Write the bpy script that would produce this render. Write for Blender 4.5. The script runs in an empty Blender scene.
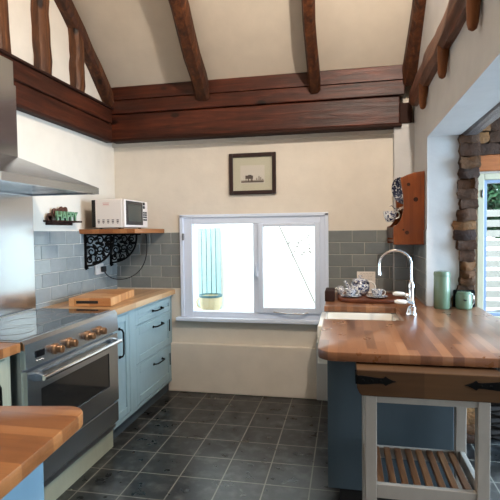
import bpy, bmesh, math, random
from mathutils import Vector, Matrix
random.seed(7)
R = math.radians
sc = bpy.context.scene
col = sc.collection

# ------------------------------------------------------------------ materials
def srgb(r, g, b):
    f = lambda c: (c/255/12.92) if c/255 <= .04045 else ((c/255+.055)/1.055)**2.4
    return (f(r), f(g), f(b), 1)

def mat(name, c, rough=.5, metal=0, spec=.5):
    m = bpy.data.materials.new(name); m.use_nodes = True
    b = m.node_tree.nodes['Principled BSDF']
    b.inputs['Base Color'].default_value = c
    b.inputs['Roughness'].default_value = rough
    b.inputs['Metallic'].default_value = metal
    b.inputs['Specular IOR Level'].default_value = spec
    return m

def nd(m, t, **kw):
    n = m.node_tree.nodes.new(t)
    for k, v in kw.items():
        if k in n.inputs.keys(): n.inputs[k].default_value = v
        else: setattr(n, k, v)
    return n

def lk(m, a, b): m.node_tree.links.new(a, b)
def bsdf(m): return m.node_tree.nodes['Principled BSDF']

def coords(m, scale=(1, 1, 1), rot=(0, 0, 0), loc=(0, 0, 0), kind='Object'):
    t = nd(m, 'ShaderNodeTexCoord'); mp = nd(m, 'ShaderNodeMapping')
    mp.inputs['Scale'].default_value = scale; mp.inputs['Rotation'].default_value = rot
    mp.inputs['Location'].default_value = loc
    lk(m, t.outputs[kind], mp.inputs['Vector'])
    return mp.outputs['Vector']

def ramp(m, fac, stops):
    r = nd(m, 'ShaderNodeValToRGB')
    e = r.color_ramp.elements
    while len(e) < len(stops): e.new(.5)
    for i, (p, c) in enumerate(stops): e[i].position = p; e[i].color = c
    lk(m, fac, r.inputs['Fac'])
    return r.outputs['Color']

def noise(m, vec, scale, detail=4, rough=.55, dist=0):
    n = nd(m, 'ShaderNodeTexNoise', Scale=scale, Detail=detail, Roughness=rough, Distortion=dist)
    lk(m, vec, n.inputs['Vector'])
    return n.outputs['Fac']

def bump(m, h, strength=.3, dist=.01):
    b = nd(m, 'ShaderNodeBump', Strength=strength, Distance=dist)
    lk(m, h, b.inputs['Height']); lk(m, b.outputs['Normal'], bsdf(m).inputs['Normal'])

def mixc(m, fac, a, b, mode='MIX'):
    x = nd(m, 'ShaderNodeMix', data_type='RGBA', blend_type=mode)
    if hasattr(fac, 'links'): lk(m, fac, x.inputs[0])
    else: x.inputs[0].default_value = fac
    for s, v in ((x.inputs[6], a), (x.inputs[7], b)):
        if hasattr(v, 'links'): lk(m, v, s)
        else: s.default_value = v
    return x.outputs[2]

def plaster(name, c, b=.25, sc_=7):
    m = mat(name, c, .85, 0, .2)
    v = coords(m)
    n1 = noise(m, v, sc_, 5)
    c2 = tuple(x*.93 for x in c[:3])+(1,)
    lk(m, ramp(m, n1, [(.3, c2), (.7, c)]), bsdf(m).inputs['Base Color'])
    bump(m, noise(m, v, 3, 6, .6), b, .03)
    return m

def timber(name, dark, mid, light, axis, rough=.5, b=.5, knots=True, freq=1):
    """dark stained sawn timber, grain along the given axis"""
    m = mat(name, mid, rough, 0, .35)
    s = [14*freq]*3; s['xyz'.index(axis)] = 1.1*freq
    v = coords(m, s)
    n = noise(m, v, 1.6, 8, .65, .6)
    cc = ramp(m, n, [(.3, dark), (.5, mid), (.72, light)])
    v2 = coords(m, (1, 1, 1))
    big = noise(m, v2, 2.6, 3)
    cc = mixc(m, ramp(m, big, [(.35, (0, 0, 0, 1)), (.65, (.55, .55, .55, 1))]), cc, dark)
    if knots:
        ks = [3.2]*3; ks['xyz'.index(axis)] = 1.7
        vo = nd(m, 'ShaderNodeTexVoronoi', Scale=1.4)
        lk(m, coords(m, ks), vo.inputs['Vector'])
        kf = ramp(m, vo.outputs['Distance'], [(.0, (1, 1, 1, 1)), (.07, (.9, .9, .9, 1)), (.12, (0, 0, 0, 1))])
        cc = mixc(m, kf, cc, tuple(x*.35 for x in dark[:3])+(1,))
    lk(m, cc, bsdf(m).inputs['Base Color'])
    bump(m, n, b, .012)
    return m

def staves(name, cols, along='y', rough=.3, w=.042, l=.42, spec=.5):
    """oiled block worktop: glued staves of uneven tone"""
    m = mat(name, cols[1], rough, 0, spec)
    rot = (0, 0, R(90)) if along == 'y' else (0, 0, 0)
    v = coords(m, (1, 1, 1), rot)
    br = nd(m, 'ShaderNodeTexBrick', Scale=1.0)
    br.inputs['Brick Width'].default_value = l; br.inputs['Row Height'].default_value = w
    br.inputs['Mortar Size'].default_value = .0006; br.inputs['Mortar Smooth'].default_value = .3
    br.inputs['Bias'].default_value = 0; br.offset = .37; br.offset_frequency = 2; br.squash = 1.2; br.squash_frequency = 3
    br.inputs['Color1'].default_value = (0, 0, 0, 1); br.inputs['Color2'].default_value = (1, 1, 1, 1)
    br.inputs['Mortar'].default_value = (.25, .25, .25, 1)
    lk(m, v, br.inputs['Vector'])
    s = (1.5, 28, 28) if along == 'x' else (28, 1.5, 28)
    g = noise(m, coords(m, s), 2.2, 6, .6, .3)
    mx = nd(m, 'ShaderNodeMath', operation='MULTIPLY_ADD'); mx.inputs[1].default_value = .35; mx.inputs[2].default_value = 0
    lk(m, g, mx.inputs[0])
    ad = nd(m, 'ShaderNodeMath', operation='MULTIPLY_ADD'); ad.inputs[1].default_value = .55
    lk(m, br.outputs['Color'], ad.inputs[0]); lk(m, mx.outputs[0], ad.inputs[2])
    cc = ramp(m, ad.outputs[0], [(.1, cols[0]), (.5, cols[1]), (.95, cols[2])])
    lk(m, cc, bsdf(m).inputs['Base Color'])
    r2 = nd(m, 'ShaderNodeMapRange'); r2.inputs[3].default_value = rough*.92; r2.inputs[4].default_value = rough*1.1
    lk(m, noise(m, coords(m), 9, 3), r2.inputs[0]); lk(m, r2.outputs[0], bsdf(m).inputs['Roughness'])
    bump(m, g, .06, .004)
    return m

def paint(name, c, rough=.45):
    m = mat(name, c, rough, 0, .4)
    v = coords(m, (3, 3, 1))
    lk(m, ramp(m, noise(m, v, 6, 4), [(.25, tuple(x*.9 for x in c[:3])+(1,)), (.7, c)]), bsdf(m).inputs['Base Color'])
    return m

def steel(name, c=(.57, .62, .67, 1), rough=.24, axis='y'):
    m = mat(name, c, rough, 1)
    s = [90]*3; s['xyz'.index(axis)] = 2
    n = noise(m, coords(m, s), 1, 3)
    mr = nd(m, 'ShaderNodeMapRange'); mr.inputs[3].default_value = rough*.92; mr.inputs[4].default_value = rough*1.1
    lk(m, n, mr.inputs[0]); lk(m, mr.outputs[0], bsdf(m).inputs['Roughness'])
    return m

def island_tiles(name, c1, c2, rough=.07):
    m = mat(name, c1, rough, 0, .5); bsdf(m).inputs['IOR'].default_value = 1.75
    g = nd(m, 'ShaderNodeNewGeometry')
    cc = ramp(m, g.outputs['Random Per Island'], [(0, c1), (1, c2)])
    n = noise(m, coords(m), 14, 3)
    cc = mixc(m, .25, cc, ramp(m, n, [(.3, tuple(x*.7 for x in c1[:3])+(1,)), (.7, c2)]))
    lk(m, cc, bsdf(m).inputs['Base Color'])
    bump(m, noise(m, coords(m), 9, 2), .06, .01)
    return m

def china(name, blue=True, sc_=60):
    m = mat(name, srgb(232, 230, 226), .15, 0, .6)
    if blue:
        n = noise(m, coords(m), sc_, 3, .6, .8)
        lk(m, ramp(m, n, [(.50, srgb(235, 233, 228)), (.55, srgb(60, 76, 128)), (.62, srgb(28, 36, 78))]), bsdf(m).inputs['Base Color'])
    return m

def glass(name, amount=.07):
    m = bpy.data.materials.new(name); m.use_nodes = True
    nt = m.node_tree; nt.nodes.clear()
    o = nt.nodes.new('ShaderNodeOutputMaterial'); x = nt.nodes.new('ShaderNodeMixShader')
    t = nt.nodes.new('ShaderNodeBsdfTransparent'); g = nt.nodes.new('ShaderNodeBsdfGlossy')
    g.inputs['Roughness'].default_value = .01; x.inputs[0].default_value = amount
    t.inputs['Color'].default_value = (.97, .985, .98, 1)
    nt.links.new(t.outputs[0], x.inputs[1]); nt.links.new(g.outputs[0], x.inputs[2]); nt.links.new(x.outputs[0], o.inputs[0])
    return m

M = {}
M['wall'] = plaster('cream_plaster', srgb(225, 216, 202))
M['wall_white'] = plaster('white_plaster', srgb(204, 203, 201))
M['wall_low'] = plaster('low_wall_plaster', srgb(222, 212, 198), .15)
M['wall_bounce_cut'] = plaster('bounce_cut_brown_plaster', srgb(112, 96, 82))  # dark tone picked to cut bounce light from the unseen rear wall
M['ceiling'] = plaster('ceiling_plaster', srgb(216, 204, 186), .2)
M['wall_yard'] = plaster('yard_render', srgb(238, 238, 234))
M['beam_x'] = timber('beam_stain_across', srgb(32, 13, 7), srgb(74, 31, 16), srgb(112, 54, 31), 'x', .42)
M['beam_y'] = timber('beam_stain_along', srgb(32, 14, 7), srgb(70, 31, 16), srgb(104, 52, 29), 'y', .45)
M['rafter'] = timber('rafter_stain', srgb(34, 17, 8), srgb(82, 43, 20), srgb(134, 80, 42), 'z', .5, .8)
M['stud'] = timber('stud_stain', srgb(36, 18, 8), srgb(80, 45, 22), srgb(124, 77, 41), 'z', .5, .8)
M['peg'] = timber('peg_oak', srgb(84, 44, 18), srgb(128, 74, 34), srgb(160, 100, 52), 'z', .45, .3, False)
M['pegbeam'] = timber('peg_beam_stain', srgb(56, 28, 16), srgb(104, 58, 36), srgb(150, 100, 70), 'y', .4, .7)
M['pine'] = timber('orange_pine', srgb(84, 40, 14), srgb(120, 60, 22), srgb(142, 78, 34), 'z', .3, .1, False)
M['lintel_orange'] = timber('orange_lintel', srgb(120, 60, 24), srgb(164, 92, 42), srgb(190, 116, 60), 'x', .45, .3, False)
M['lintel_grey'] = timber('grey_lintel', srgb(70, 64, 64), srgb(112, 108, 110), srgb(156, 154, 158), 'y', .3, .8, False)
M['worktop_pale'] = staves('pale_block_worktop', (srgb(160, 118, 78), srgb(192, 152, 108), srgb(214, 182, 142)), 'y', .32)
M['worktop_honey'] = staves('honey_block_worktop', (srgb(104, 60, 30), srgb(142, 92, 52), srgb(168, 118, 74)), 'x', .3, .045, .5)
M['worktop_red'] = staves('walnut_block_worktop', (srgb(96, 60, 40), srgb(136, 90, 60), srgb(168, 122, 86)), 'y', .28, .042, .38, .6)
M['butcher'] = staves('butcher_block', (srgb(44, 30, 19), srgb(76, 52, 33), srgb(100, 72, 47)), 'x', .6, .06, .3, .15)
M['shelf_wood'] = staves('shelf_oak', (srgb(130, 74, 32), srgb(164, 104, 54), srgb(196, 148, 98)), 'y', .4, .06, .5)
M['chop'] = staves('chopping_wood', (srgb(168, 104, 54), srgb(196, 140, 86), srgb(216, 172, 122)), 'x', .45, .04, .5)
M['chop_end'] = timber('chopping_end', srgb(130, 70, 28), srgb(176, 104, 48), srgb(200, 130, 70), 'x', .5, .2, False, 2)
M['traywood'] = timber('live_edge_wood', srgb(70, 34, 20), srgb(122, 66, 40), srgb(160, 98, 64), 'x', .35, .3)
M['darkwood'] = mat('dark_wood', srgb(46, 24, 16), .7, 0, .2)
M['slat'] = timber('slat_wood', srgb(70, 42, 24), srgb(112, 72, 44), srgb(150, 106, 70), 'y', .35, .3, False)
M['blue'] = paint('duck_egg_paint', srgb(150, 174, 180), .38)
M['blue_dark'] = paint('blue_shade_and_planter_paint', srgb(76, 88, 95), .4)  # cabinet blue darkened to carry the end panel's shade; planter borrows it
M['blue_mid'] = paint('half_shade_blue_paint', srgb(104, 130, 144), .4)  # same cabinet blue, toned down for the dimmer light on the near panel
M['sage'] = paint('warm_lit_paint', srgb(156, 156, 136), .45)  # cabinet paint tinted cream for the warmer light by the range
M['grey_white'] = paint('warm_white_paint', srgb(170, 161, 150), .4)
M['upvc'] = mat('white_frame', srgb(222, 232, 248), .3)
M['cream_frame'] = paint('cream_frame', srgb(190, 180, 152), .45)
M['sash_grey'] = paint('grey_blue_sash', srgb(136, 150, 172), .4)
M['steel'] = steel('brushed_steel')
M['steel_v'] = steel('brushed_steel_upright', (.62, .66, .70, 1), .2, 'z')
M['steel_dark'] = steel('brushed_steel_dark', (.32, .33, .35, 1), .3)
M['chrome'] = mat('chrome', (.8, .81, .83, 1), .06, 1)
M['hob'] = mat('black_glass', (.012, .014, .018, 1), .04, 0, .5); bsdf(M['hob']).inputs['IOR'].default_value = 2.3
M['ovenglass'] = mat('oven_glass', (.012, .011, .010, 1), .06, 0, .7)
M['black'] = mat('black_iron', (.006, .006, .006, 1), .8, 0, .05)
M['black_gloss'] = mat('black_plastic', (.015, .015, .017, 1), .25)
M['bronze'] = mat('bronze_knob', srgb(132, 96, 66), .28, .6)
M['white_plastic'] = mat('white_plastic', srgb(214, 206, 200), .35)
M['mw_white'] = mat('microwave_white', srgb(222, 212, 204), .4)
M['mw_glass'] = mat('microwave_glass', srgb(62, 66, 62), .15)
M['ceramic'] = mat('white_ceramic', srgb(236, 232, 222), .15, 0, .6)
M['china'] = china('blue_white_china')
M['china_dark'] = mat('dark_patterned_china', srgb(60, 62, 80), .2)
n_ = noise(M['china_dark'], coords(M['china_dark']), 70, 3)
lk(M['china_dark'], ramp(M['china_dark'], n_, [(.45, srgb(36, 38, 60)), (.56, srgb(80, 82, 100)), (.62, srgb(210, 206, 198))]), bsdf(M['china_dark']).inputs['Base Color'])
M['china_fine'] = china('blue_white_china_fine', True, 110)
M['green_enamel'] = mat('sage_enamel', srgb(104, 124, 100), .2, 0, .5)
M['green_letter'] = mat('green_letter', srgb(104, 142, 108), .5)
M['heart'] = mat('brown_heart', srgb(78, 42, 28), .5)
M['grout'] = mat('tile_grout', srgb(190, 186, 176), .8)
M['tile'] = island_tiles('grey_glazed_tile', srgb(128, 136, 138), srgb(146, 151, 150))
M['tile_matt'] = island_tiles('grey_satin_tile', srgb(116, 122, 122), srgb(134, 138, 134), .3)
M['glass'] = glass('window_glass')
M['pic_glass'] = glass('picture_glass', .03)
M['mount'] = mat('picture_mount', srgb(206, 197, 176), .7)
M['paper'] = mat('print_paper', srgb(218, 206, 196), .7)
M['ink'] = mat('sketch_ink', srgb(96, 82, 76), .8)
M['ink_pale'] = mat('sketch_ink_pale', srgb(160, 146, 136), .8)
M['frame_dark'] = mat('dark_frame', srgb(44, 24, 22), .35)
M['wicker'] = mat('dark_wicker', srgb(34, 28, 24), .7, 0, .2)
M['stickwood'] = mat('stick_bark', srgb(86, 74, 64), .8, 0, .2)
M['dark_gap'] = mat('dark_plinth_and_slot_shade', srgb(22, 16, 12), .8)  # own dark of plinths and housing; also colours in the hand slot's shade
M['display'] = mat('display', (.004, .004, .005, 1), .1)
M['pink_print'] = mat('faded_red_print', srgb(206, 160, 150), .5)
M['icon'] = mat('grey_print', srgb(120, 108, 104), .5)
M['turq'] = paint('turquoise_paint', srgb(150, 186, 190), .5)
M['pot'] = mat('stoneware', srgb(206, 196, 160), .5)
M['pot_rim'] = mat('stoneware_rim', srgb(70, 112, 122), .4)
M['twig'] = mat('twig', srgb(84, 72, 62), .8)
M['yard'] = mat('yard_paving', srgb(196, 192, 184), .8)
M['fence'] = paint('fence_paint', srgb(150, 152, 150), .6)
M['soap_label'] = mat('emblem', srgb(20, 24, 20), .5)
M['card'] = mat('cream_card', srgb(222, 212, 200), .7)

# slate floor
m = mat('slate_tiles', srgb(58, 56, 52), .35, 0, .5)
T = .25677
v = coords(m, (1, 1, 1), (0, 0, 0), (1.23-10*T+20*T, .1743+20*T, 0))
br = nd(m, 'ShaderNodeTexBrick', Scale=1.0)
br.inputs['Brick Width'].default_value = T; br.inputs['Row Height'].default_value = T
br.inputs['Mortar Size'].default_value = .0042; br.inputs['Mortar Smooth'].default_value = .2
br.offset = 0; br.squash = 1; br.inputs['Bias'].default_value = 0
br.inputs['Color1'].default_value = (0, 0, 0, 1); br.inputs['Color2'].default_value = (1, 1, 1, 1)
lk(m, v, br.inputs['Vector'])
n1 = noise(m, coords(m), 11, 4, .55, 0); n2 = noise(m, coords(m), 2.3, 3)
cA = ramp(m, n1, [(.3, srgb(10, 11, 12)), (.5, srgb(24, 25, 26)), (.7, srgb(84, 86, 86))])  # slate mottle; its pale patches also paint in broken highlights
cA = mixc(m, ramp(m, n2, [(.4, (0, 0, 0, 1)), (.7, (.4, .4, .4, 1))]), cA, srgb(46, 42, 36))
cA = mixc(m, .3, cA, mixc(m, br.outputs['Color'], srgb(8, 8, 10), srgb(44, 46, 47)))
cA = mixc(m, br.outputs['Fac'], cA, srgb(120, 117, 108))
lk(m, cA, bsdf(m).inputs['Base Color'])
lk(m, ramp(m, n1, [(.3, (.26,)*3+(1,)), (.7, (.34,)*3+(1,))]), bsdf(m).inputs['Roughness'])
iv = nd(m, 'ShaderNodeMath', operation='MULTIPLY_ADD'); iv.inputs[1].default_value = -2.5
lk(m, br.outputs['Fac'], iv.inputs[0]); lk(m, n1, iv.inputs[2])
bump(m, iv.outputs[0], .08, .003)
M['floor'] = m

# rubble stone
m = mat('rubble_stone', srgb(96, 74, 60), .75, 0, .3)
g = nd(m, 'ShaderNodeNewGeometry')
cA = ramp(m, g.outputs['Random Per Island'], [(0, srgb(60, 40, 28)), (.3, srgb(100, 72, 48)), (.6, srgb(82, 56, 38)), (.8, srgb(136, 98, 58)), (1, srgb(166, 126, 76))])
n1 = noise(m, coords(m), 22, 7, .7)
cA = mixc(m, .6, cA, ramp(m, n1, [(.3, srgb(40, 30, 26)), (.7, srgb(168, 136, 108))]), 'OVERLAY')
lk(m, cA, bsdf(m).inputs['Base Color']); bump(m, n1, .9, .02)
M['stone'] = m
M['mortar'] = plaster('dark_mortar', srgb(50, 42, 38), .8, 20)

# leaves
m = mat('leaves', srgb(70, 110, 60), .6)
g = nd(m, 'ShaderNodeNewGeometry')
lk(m, ramp(m, g.outputs['Random Per Island'], [(0, srgb(20, 52, 34)), (.6, srgb(40, 82, 54)), (1, srgb(76, 122, 84))]), bsdf(m).inputs['Base Color'])
M['leaf'] = m

# ------------------------------------------------------------------ mesh helpers
def tag(o, label=None, cat=None, group=None, kind=None):
    if label: o['label'] = label
    if cat: o['category'] = cat
    if group: o['group'] = group
    if kind: o['kind'] = kind
    return o

def wloc(o):
    p = Vector(o.location)
    while o.parent: o = o.parent; p += Vector(o.location)
    return p

class MB:
    """collects shapes in world metres, builds them as one mesh object"""
    def __init__(s): s.bm = bmesh.new()
    def box(s, x0, x1, y0, y1, z0, z1, bev=0, seg=2):
        x0, x1 = min(x0, x1), max(x0, x1); y0, y1 = min(y0, y1), max(y0, y1); z0, z1 = min(z0, z1), max(z0, z1)
        vs = [s.bm.verts.new((x, y, z)) for x in (x0, x1) for y in (y0, y1) for z in (z0, z1)]
        fs = [s.bm.faces.new([vs[i] for i in q]) for q in ((0, 1, 3, 2), (4, 6, 7, 5), (0, 4, 5, 1), (2, 3, 7, 6), (0, 2, 6, 4), (1, 5, 7, 3))]
        if bev:
            es = {e for f in fs for e in f.edges}
            bmesh.ops.bevel(s.bm, geom=list(es), offset=bev, segments=seg, profile=.5, affect='EDGES')
        return s
    def prism(s, pts, axis, d0, d1, bev=0):
        """outline pts in the plane across `axis`, thickness d0..d1"""
        def P(a, b, d): return {'x': (d, a, b), 'y': (a, d, b), 'z': (a, b, d)}[axis]
        A = [s.bm.verts.new(P(a, b, d0)) for a, b in pts]; B = [s.bm.verts.new(P(a, b, d1)) for a, b in pts]
        n = len(pts); fs = [s.bm.faces.new(A[::-1]), s.bm.faces.new(B)]
        for i in range(n): fs.append(s.bm.faces.new((A[i], A[(i+1) % n], B[(i+1) % n], B[i])))
        bmesh.ops.recalc_face_normals(s.bm, faces=fs)
        if bev:
            es = {e for f in fs[:2] for e in f.edges}
            bmesh.ops.bevel(s.bm, geom=list(es), offset=bev, segments=2, profile=.5, affect='EDGES')
        return s
    def tube(s, pts, r, n=10, cap=True, closed=False):
        pts = [Vector(p) for p in pts]; k = len(pts)
        rr = r if isinstance(r, (list, tuple)) else [r]*k
        rings = []; up = None
        for i, p in enumerate(pts):
            if closed: t = pts[(i+1) % k]-pts[i-1]
            else: t = (pts[min(i+1, k-1)]-pts[max(i-1, 0)])
            t.normalize()
            if up is None:
                up = Vector((0, 0, 1)) if abs(t.z) < .9 else Vector((1, 0, 0))
            a = t.cross(up)
            if a.length < 1e-4: a = t.cross(Vector((0, 1, 0)))
            a.normalize(); b = a.cross(t).normalized(); up = b
            rings.append([s.bm.verts.new(p+rr[i]*(math.cos(2*math.pi*j/n)*a+math.sin(2*math.pi*j/n)*b)) for j in range(n)])
        fs = []
        for i in range(k if closed else k-1):
            u, w = rings[i], rings[(i+1) % k]
            for j in range(n): fs.append(s.bm.faces.new((u[j], u[(j+1) % n], w[(j+1) % n], w[j])))
        if cap and not closed:
            fs.append(s.bm.faces.new(rings[0][::-1])); fs.append(s.bm.faces.new(rings[-1]))
        bmesh.ops.recalc_face_normals(s.bm, faces=fs)
        return s
    def lathe(s, prof, c=(0, 0, 0), n=28, axis='z'):
        """prof = [(radius, height)], revolved about axis through c"""
        def P(r, h, a):
            u, w = r*math.cos(a), r*math.sin(a)
            v = {'z': (u, w, h), 'x': (h, u, w), 'y': (u, h, w)}[axis]
            return (c[0]+v[0], c[1]+v[1], c[2]+v[2])
        rings = []
        for r, h in prof:
            if r < 1e-5: rings.append([s.bm.verts.new(P(0, h, 0))])
            else: rings.append([s.bm.verts.new(P(r, h, 2*math.pi*j/n)) for j in range(n)])
        fs = []
        for u, w in zip(rings, rings[1:]):
            for j in range(n):
                q = [u[j % len(u)], u[(j+1) % len(u)], w[(j+1) % len(w)], w[j % len(w)]]
                q = list(dict.fromkeys(q))
                if len(q) > 2: fs.append(s.bm.faces.new(q))
        bmesh.ops.recalc_face_normals(s.bm, faces=fs)
        return s
    def log(s, p0, p1, w, h, seed, wob=.012, steps=14, side=(0, 0, 1), taper=1, bend=0):
        """hand-hewn timber of rounded, wobbling section"""
        rd = random.Random(seed); p0, p1 = Vector(p0), Vector(p1); t = (p1-p0).normalized()
        a = t.cross(Vector(side)).normalized(); b = a.cross(t).normalized()
        sec = []
        for ca, cb in ((1, .6), (.6, 1), (-.6, 1), (-1, .6), (-1, -.6), (-.6, -1), (.6, -1), (1, -.6)): sec.append((ca, cb))
        ox = oy = 0; rings = []
        for i in range(steps+1):
            u = i/steps; ox += rd.uniform(-1, 1)*wob*.5; oy += rd.uniform(-1, 1)*wob*.4; ox *= .8; oy *= .8
            k = 1+(taper-1)*u
            ring = []
            for j, (ca, cb) in enumerate(sec):
                q = p0.lerp(p1, u)+a*(ca*w/2*k*(1+rd.uniform(-.1, .1))+ox+bend*math.sin(math.pi*u))+b*(cb*h/2*k*(1+rd.uniform(-.05, .05))+oy)
                ring.append(s.bm.verts.new(q))
            rings.append(ring)
        fs = []
        for u, q in zip(rings, rings[1:]):
            for j in range(8): fs.append(s.bm.faces.new((u[j], u[(j+1) % 8], q[(j+1) % 8], q[j])))
        fs.append(s.bm.faces.new(rings[0][::-1])); fs.append(s.bm.faces.new(rings[-1]))
        bmesh.ops.recalc_face_normals(s.bm, faces=fs)
        return s
    def build(s, name, m, parent=None, smooth=False, loc=None, sub=0):
        org = wloc(parent) if parent else Vector(loc or (0, 0, 0))
        bmesh.ops.translate(s.bm, verts=s.bm.verts, vec=-org)
        me = bpy.data.meshes.new(name); s.bm.to_mesh(me); s.bm.free()
        me.materials.append(M[m] if isinstance(m, str) else m)
        if smooth:
            for p in me.polygons: p.use_smooth = True
            me.set_sharp_from_angle(angle=R(38))
        o = bpy.data.objects.new(name, me); col.objects.link(o)
        if parent: o.parent = parent
        elif loc: o.location = loc
        if sub:
            md = o.modifiers.new('s', 'SUBSURF'); md.levels = sub; md.render_levels = sub
        return o

def thing(name, loc, label, cat, group=None, kind=None):
    o = bpy.data.objects.new(name, None); o.location = loc; o.empty_display_size = .05
    col.objects.link(o); return tag(o, label, cat, group, kind)

def struct(o): o['kind'] = 'structure'; return o

def dup(o, loc, label=None, parent=None):
    c = o.copy(); col.objects.link(c)
    if parent: c.parent = parent
    else:
        c.location = loc
        if label: c['label'] = label
    for ch in list(o.children): dup(ch, None, None, c)
    return c

def holes(a0, a1, z0, z1, ho):
    """rectangles covering a0..a1 x z0..z1 minus the holes"""
    xs = sorted({a0, a1, *[h[0] for h in ho], *[h[1] for h in ho]}); zs = sorted({z0, z1, *[h[2] for h in ho], *[h[3] for h in ho]})
    out = []
    for i in range(len(xs)-1):
        for j in range(len(zs)-1):
            cx, cz = (xs[i]+xs[i+1])/2, (zs[j]+zs[j+1])/2
            if not any(h[0] < cx < h[1] and h[2] < cz < h[3] for h in ho): out.append((xs[i], xs[i+1], zs[j], zs[j+1]))
    return out

# ------------------------------------------------------------------ the setting
XL, XR, XO = -2.11, .54, .86          # left wall, right wall, its outer face
YJ, YE = -.70, -3.5                   # opening in the right wall
YB = -5.6                             # wall behind the camera
ZE, SL = 2.625, math.tan(R(40))        # eave and roof slope
YR = YB/2; ZR = ZE-SL*YR
GX = 3.6                              # far side of the garden room

b = MB(); b.box(XL-.1, GX, YB-.1, .1, -.1, 0); struct(b.build('floor', 'floor'))
b = MB()
W1 = (-1.46, -.156, .685, 1.592); W2 = (1.03, 2.1, .70, 1.89)
for x0, x1, z0, z1 in holes(XL-.1, GX, 0, ZE+.12, [W1, W2]): b.box(x0, x1, 0, .22, z0, z1)
struct(b.build('wall_back', 'wall'))
b = MB(); b.prism([(.1, 0), (.1, ZE-.08), (YR, ZR+.02), (YB-.1, ZE-.08), (YB-.1, 0)], 'x', XL-.2, XL); struct(b.build('wall_left', 'wall'))
b = MB()
prof = [(.0, 0), (.0, ZE), (YR, ZR), (YB, ZE), (YB, 0), (YE, 0), (YE, 2.072), (YJ, 2.072), (YJ, 0)]
b.prism(prof, 'x', XR, XO-.115)
b.prism([(YJ, 2.16), (.0, 2.16), (0, ZE), (YR, ZR), (YB, ZE), (YB, 0), (YE, 0), (YE, 2.16)], 'x', XO-.115, XO)
struct(b.build('wall_right', 'wall_white'))
b = MB(); b.box(XL-.1, GX, YB-.2, YB, 0, ZE+.1); struct(b.build('wall_front', 'wall_bounce_cut'))
b = MB()
for y0, y1, z0, z1 in holes(YB, 0, 0, 2.5, [(-4.9, -.5, .25, 2.15)]): b.box(GX, GX+.2, y0, y1, z0, z1)
struct(b.build('wall_garden_room', 'wall_white'))
b = MB(); b.box(XO, GX, YB, 0, 2.36, 2.46); struct(b.build('ceiling_garden_room', 'wall_white'))
b = MB()
b.prism([(.12, ZE-.12*SL), (YR, ZR), (YB-.12, ZE-.12*SL), (YB-.12, ZE-.12*SL+.15), (YR, ZR+.15), (.12, ZE-.12*SL+.15)], 'x', XL-.2, XO+.05)
struct(b.build('ceiling', 'ceiling'))
# thicker dwarf wall under the window, and boxing-in beside it
b = MB(); b.box(-1.6, -.25, -.045, .0, 0, .445, .008); struct(b.build('wall_low', 'wall_low'))
b = MB(); b.box(-.25, -.06, -.06, .0, 0, .50, .006); struct(b.build('trim_1', 'wall_white'))
b = MB(); b.box(.385, XR, -.10, 0, 0, 2.30); struct(b.build('wall_pier', 'wall_white'))
# slim moulding between pier top and the beam
b = MB(); b.box(XL, XR, -.03, 0, 2.24, 2.29); struct(b.build('trim_2', 'wall'))

# ---- glazed wall tiles, one relief mesh per field
def tile_field(name, axis, plane, sgn, a0, a1, ztop, rows, seed, phase=0.0, tilt=.25, m='tile_matt'):
    rd = random.Random(seed); g = .006; tw, th, d = .2, .1, .009
    zb = ztop-rows*.102
    gb = MB()
    if axis == 'x': gb.box(a0, a1, plane, plane-sgn*(-.004), zb, ztop)
    else: gb.box(plane, plane+sgn*.004, a0, a1, zb, ztop)
    root = struct(gb.build(name, 'grout'))
    b = MB()
    for r in range(rows):
        z1 = ztop-.001-r*.102; z0 = z1-th
        x = a0-((r % 2)*.101+phase) % .202
        while x < a1:
            l, h = max(x+g/2, a0), min(x+tw+g/2, a1)
            if h-l > .012:
                t = (rd.uniform(-1, 1)*.0016*tilt, rd.uniform(-1, 1)*.0012*tilt)
                bv = .0045
                n0 = len(b.bm.verts); b.bm.verts.ensure_lookup_table()
                # frustum tile: back rim, front face inset, face very slightly tilted
                def P(u, zz, dep):
                    return (u, plane+sgn*dep, zz) if axis == 'x' else (plane+sgn*dep, u, zz)
                rim = [P(l, z0, .003), P(h, z0, .003), P(h, z1, .003), P(l, z1, .003)]
                fr = [P(l+bv, z0+bv, d+t[0]+t[1]), P(h-bv, z0+bv, d-t[0]+t[1]), P(h-bv, z1-bv, d-t[0]-t[1]), P(l+bv, z1-bv, d+t[0]-t[1])]
                A = [b.bm.verts.new(p) for p in rim]; B = [b.bm.verts.new(p) for p in fr]
                fs = [b.bm.faces.new(B)]+[b.bm.faces.new((A[i], A[(i+1) % 4], B[(i+1) % 4], B[i])) for i in range(4)]
                out = Vector((0, sgn, 0)) if axis == 'x' else Vector((sgn, 0, 0))
                fs[0].normal_update()
                if fs[0].normal.dot(out) < 0:
                    for f in fs: f.normal_flip()
            x += .202
    o = b.build('glazed_tiles', m, root)
    return root

ZT = 1.452
tile_field('wall_tiles_back_left', 'x', 0, -1, XL, -1.465, ZT, 5, 1, .06)
tile_field('wall_tiles_back_right', 'x', 0, -1, -.15, .385, ZT, 5, 2, .0)
tile_field('wall_tiles_pier', 'x', -.10, -1, .385, XR, ZT, 5, 3, .11)
tile_field('wall_tiles_right', 'y', XR, -1, YJ, -.10, ZT, 5, 4, .05)
tile_field('wall_tiles_left', 'y', XL, 1, -1.19, 0, ZT+.02, 6, 5, .03, 1, 'tile')

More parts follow.
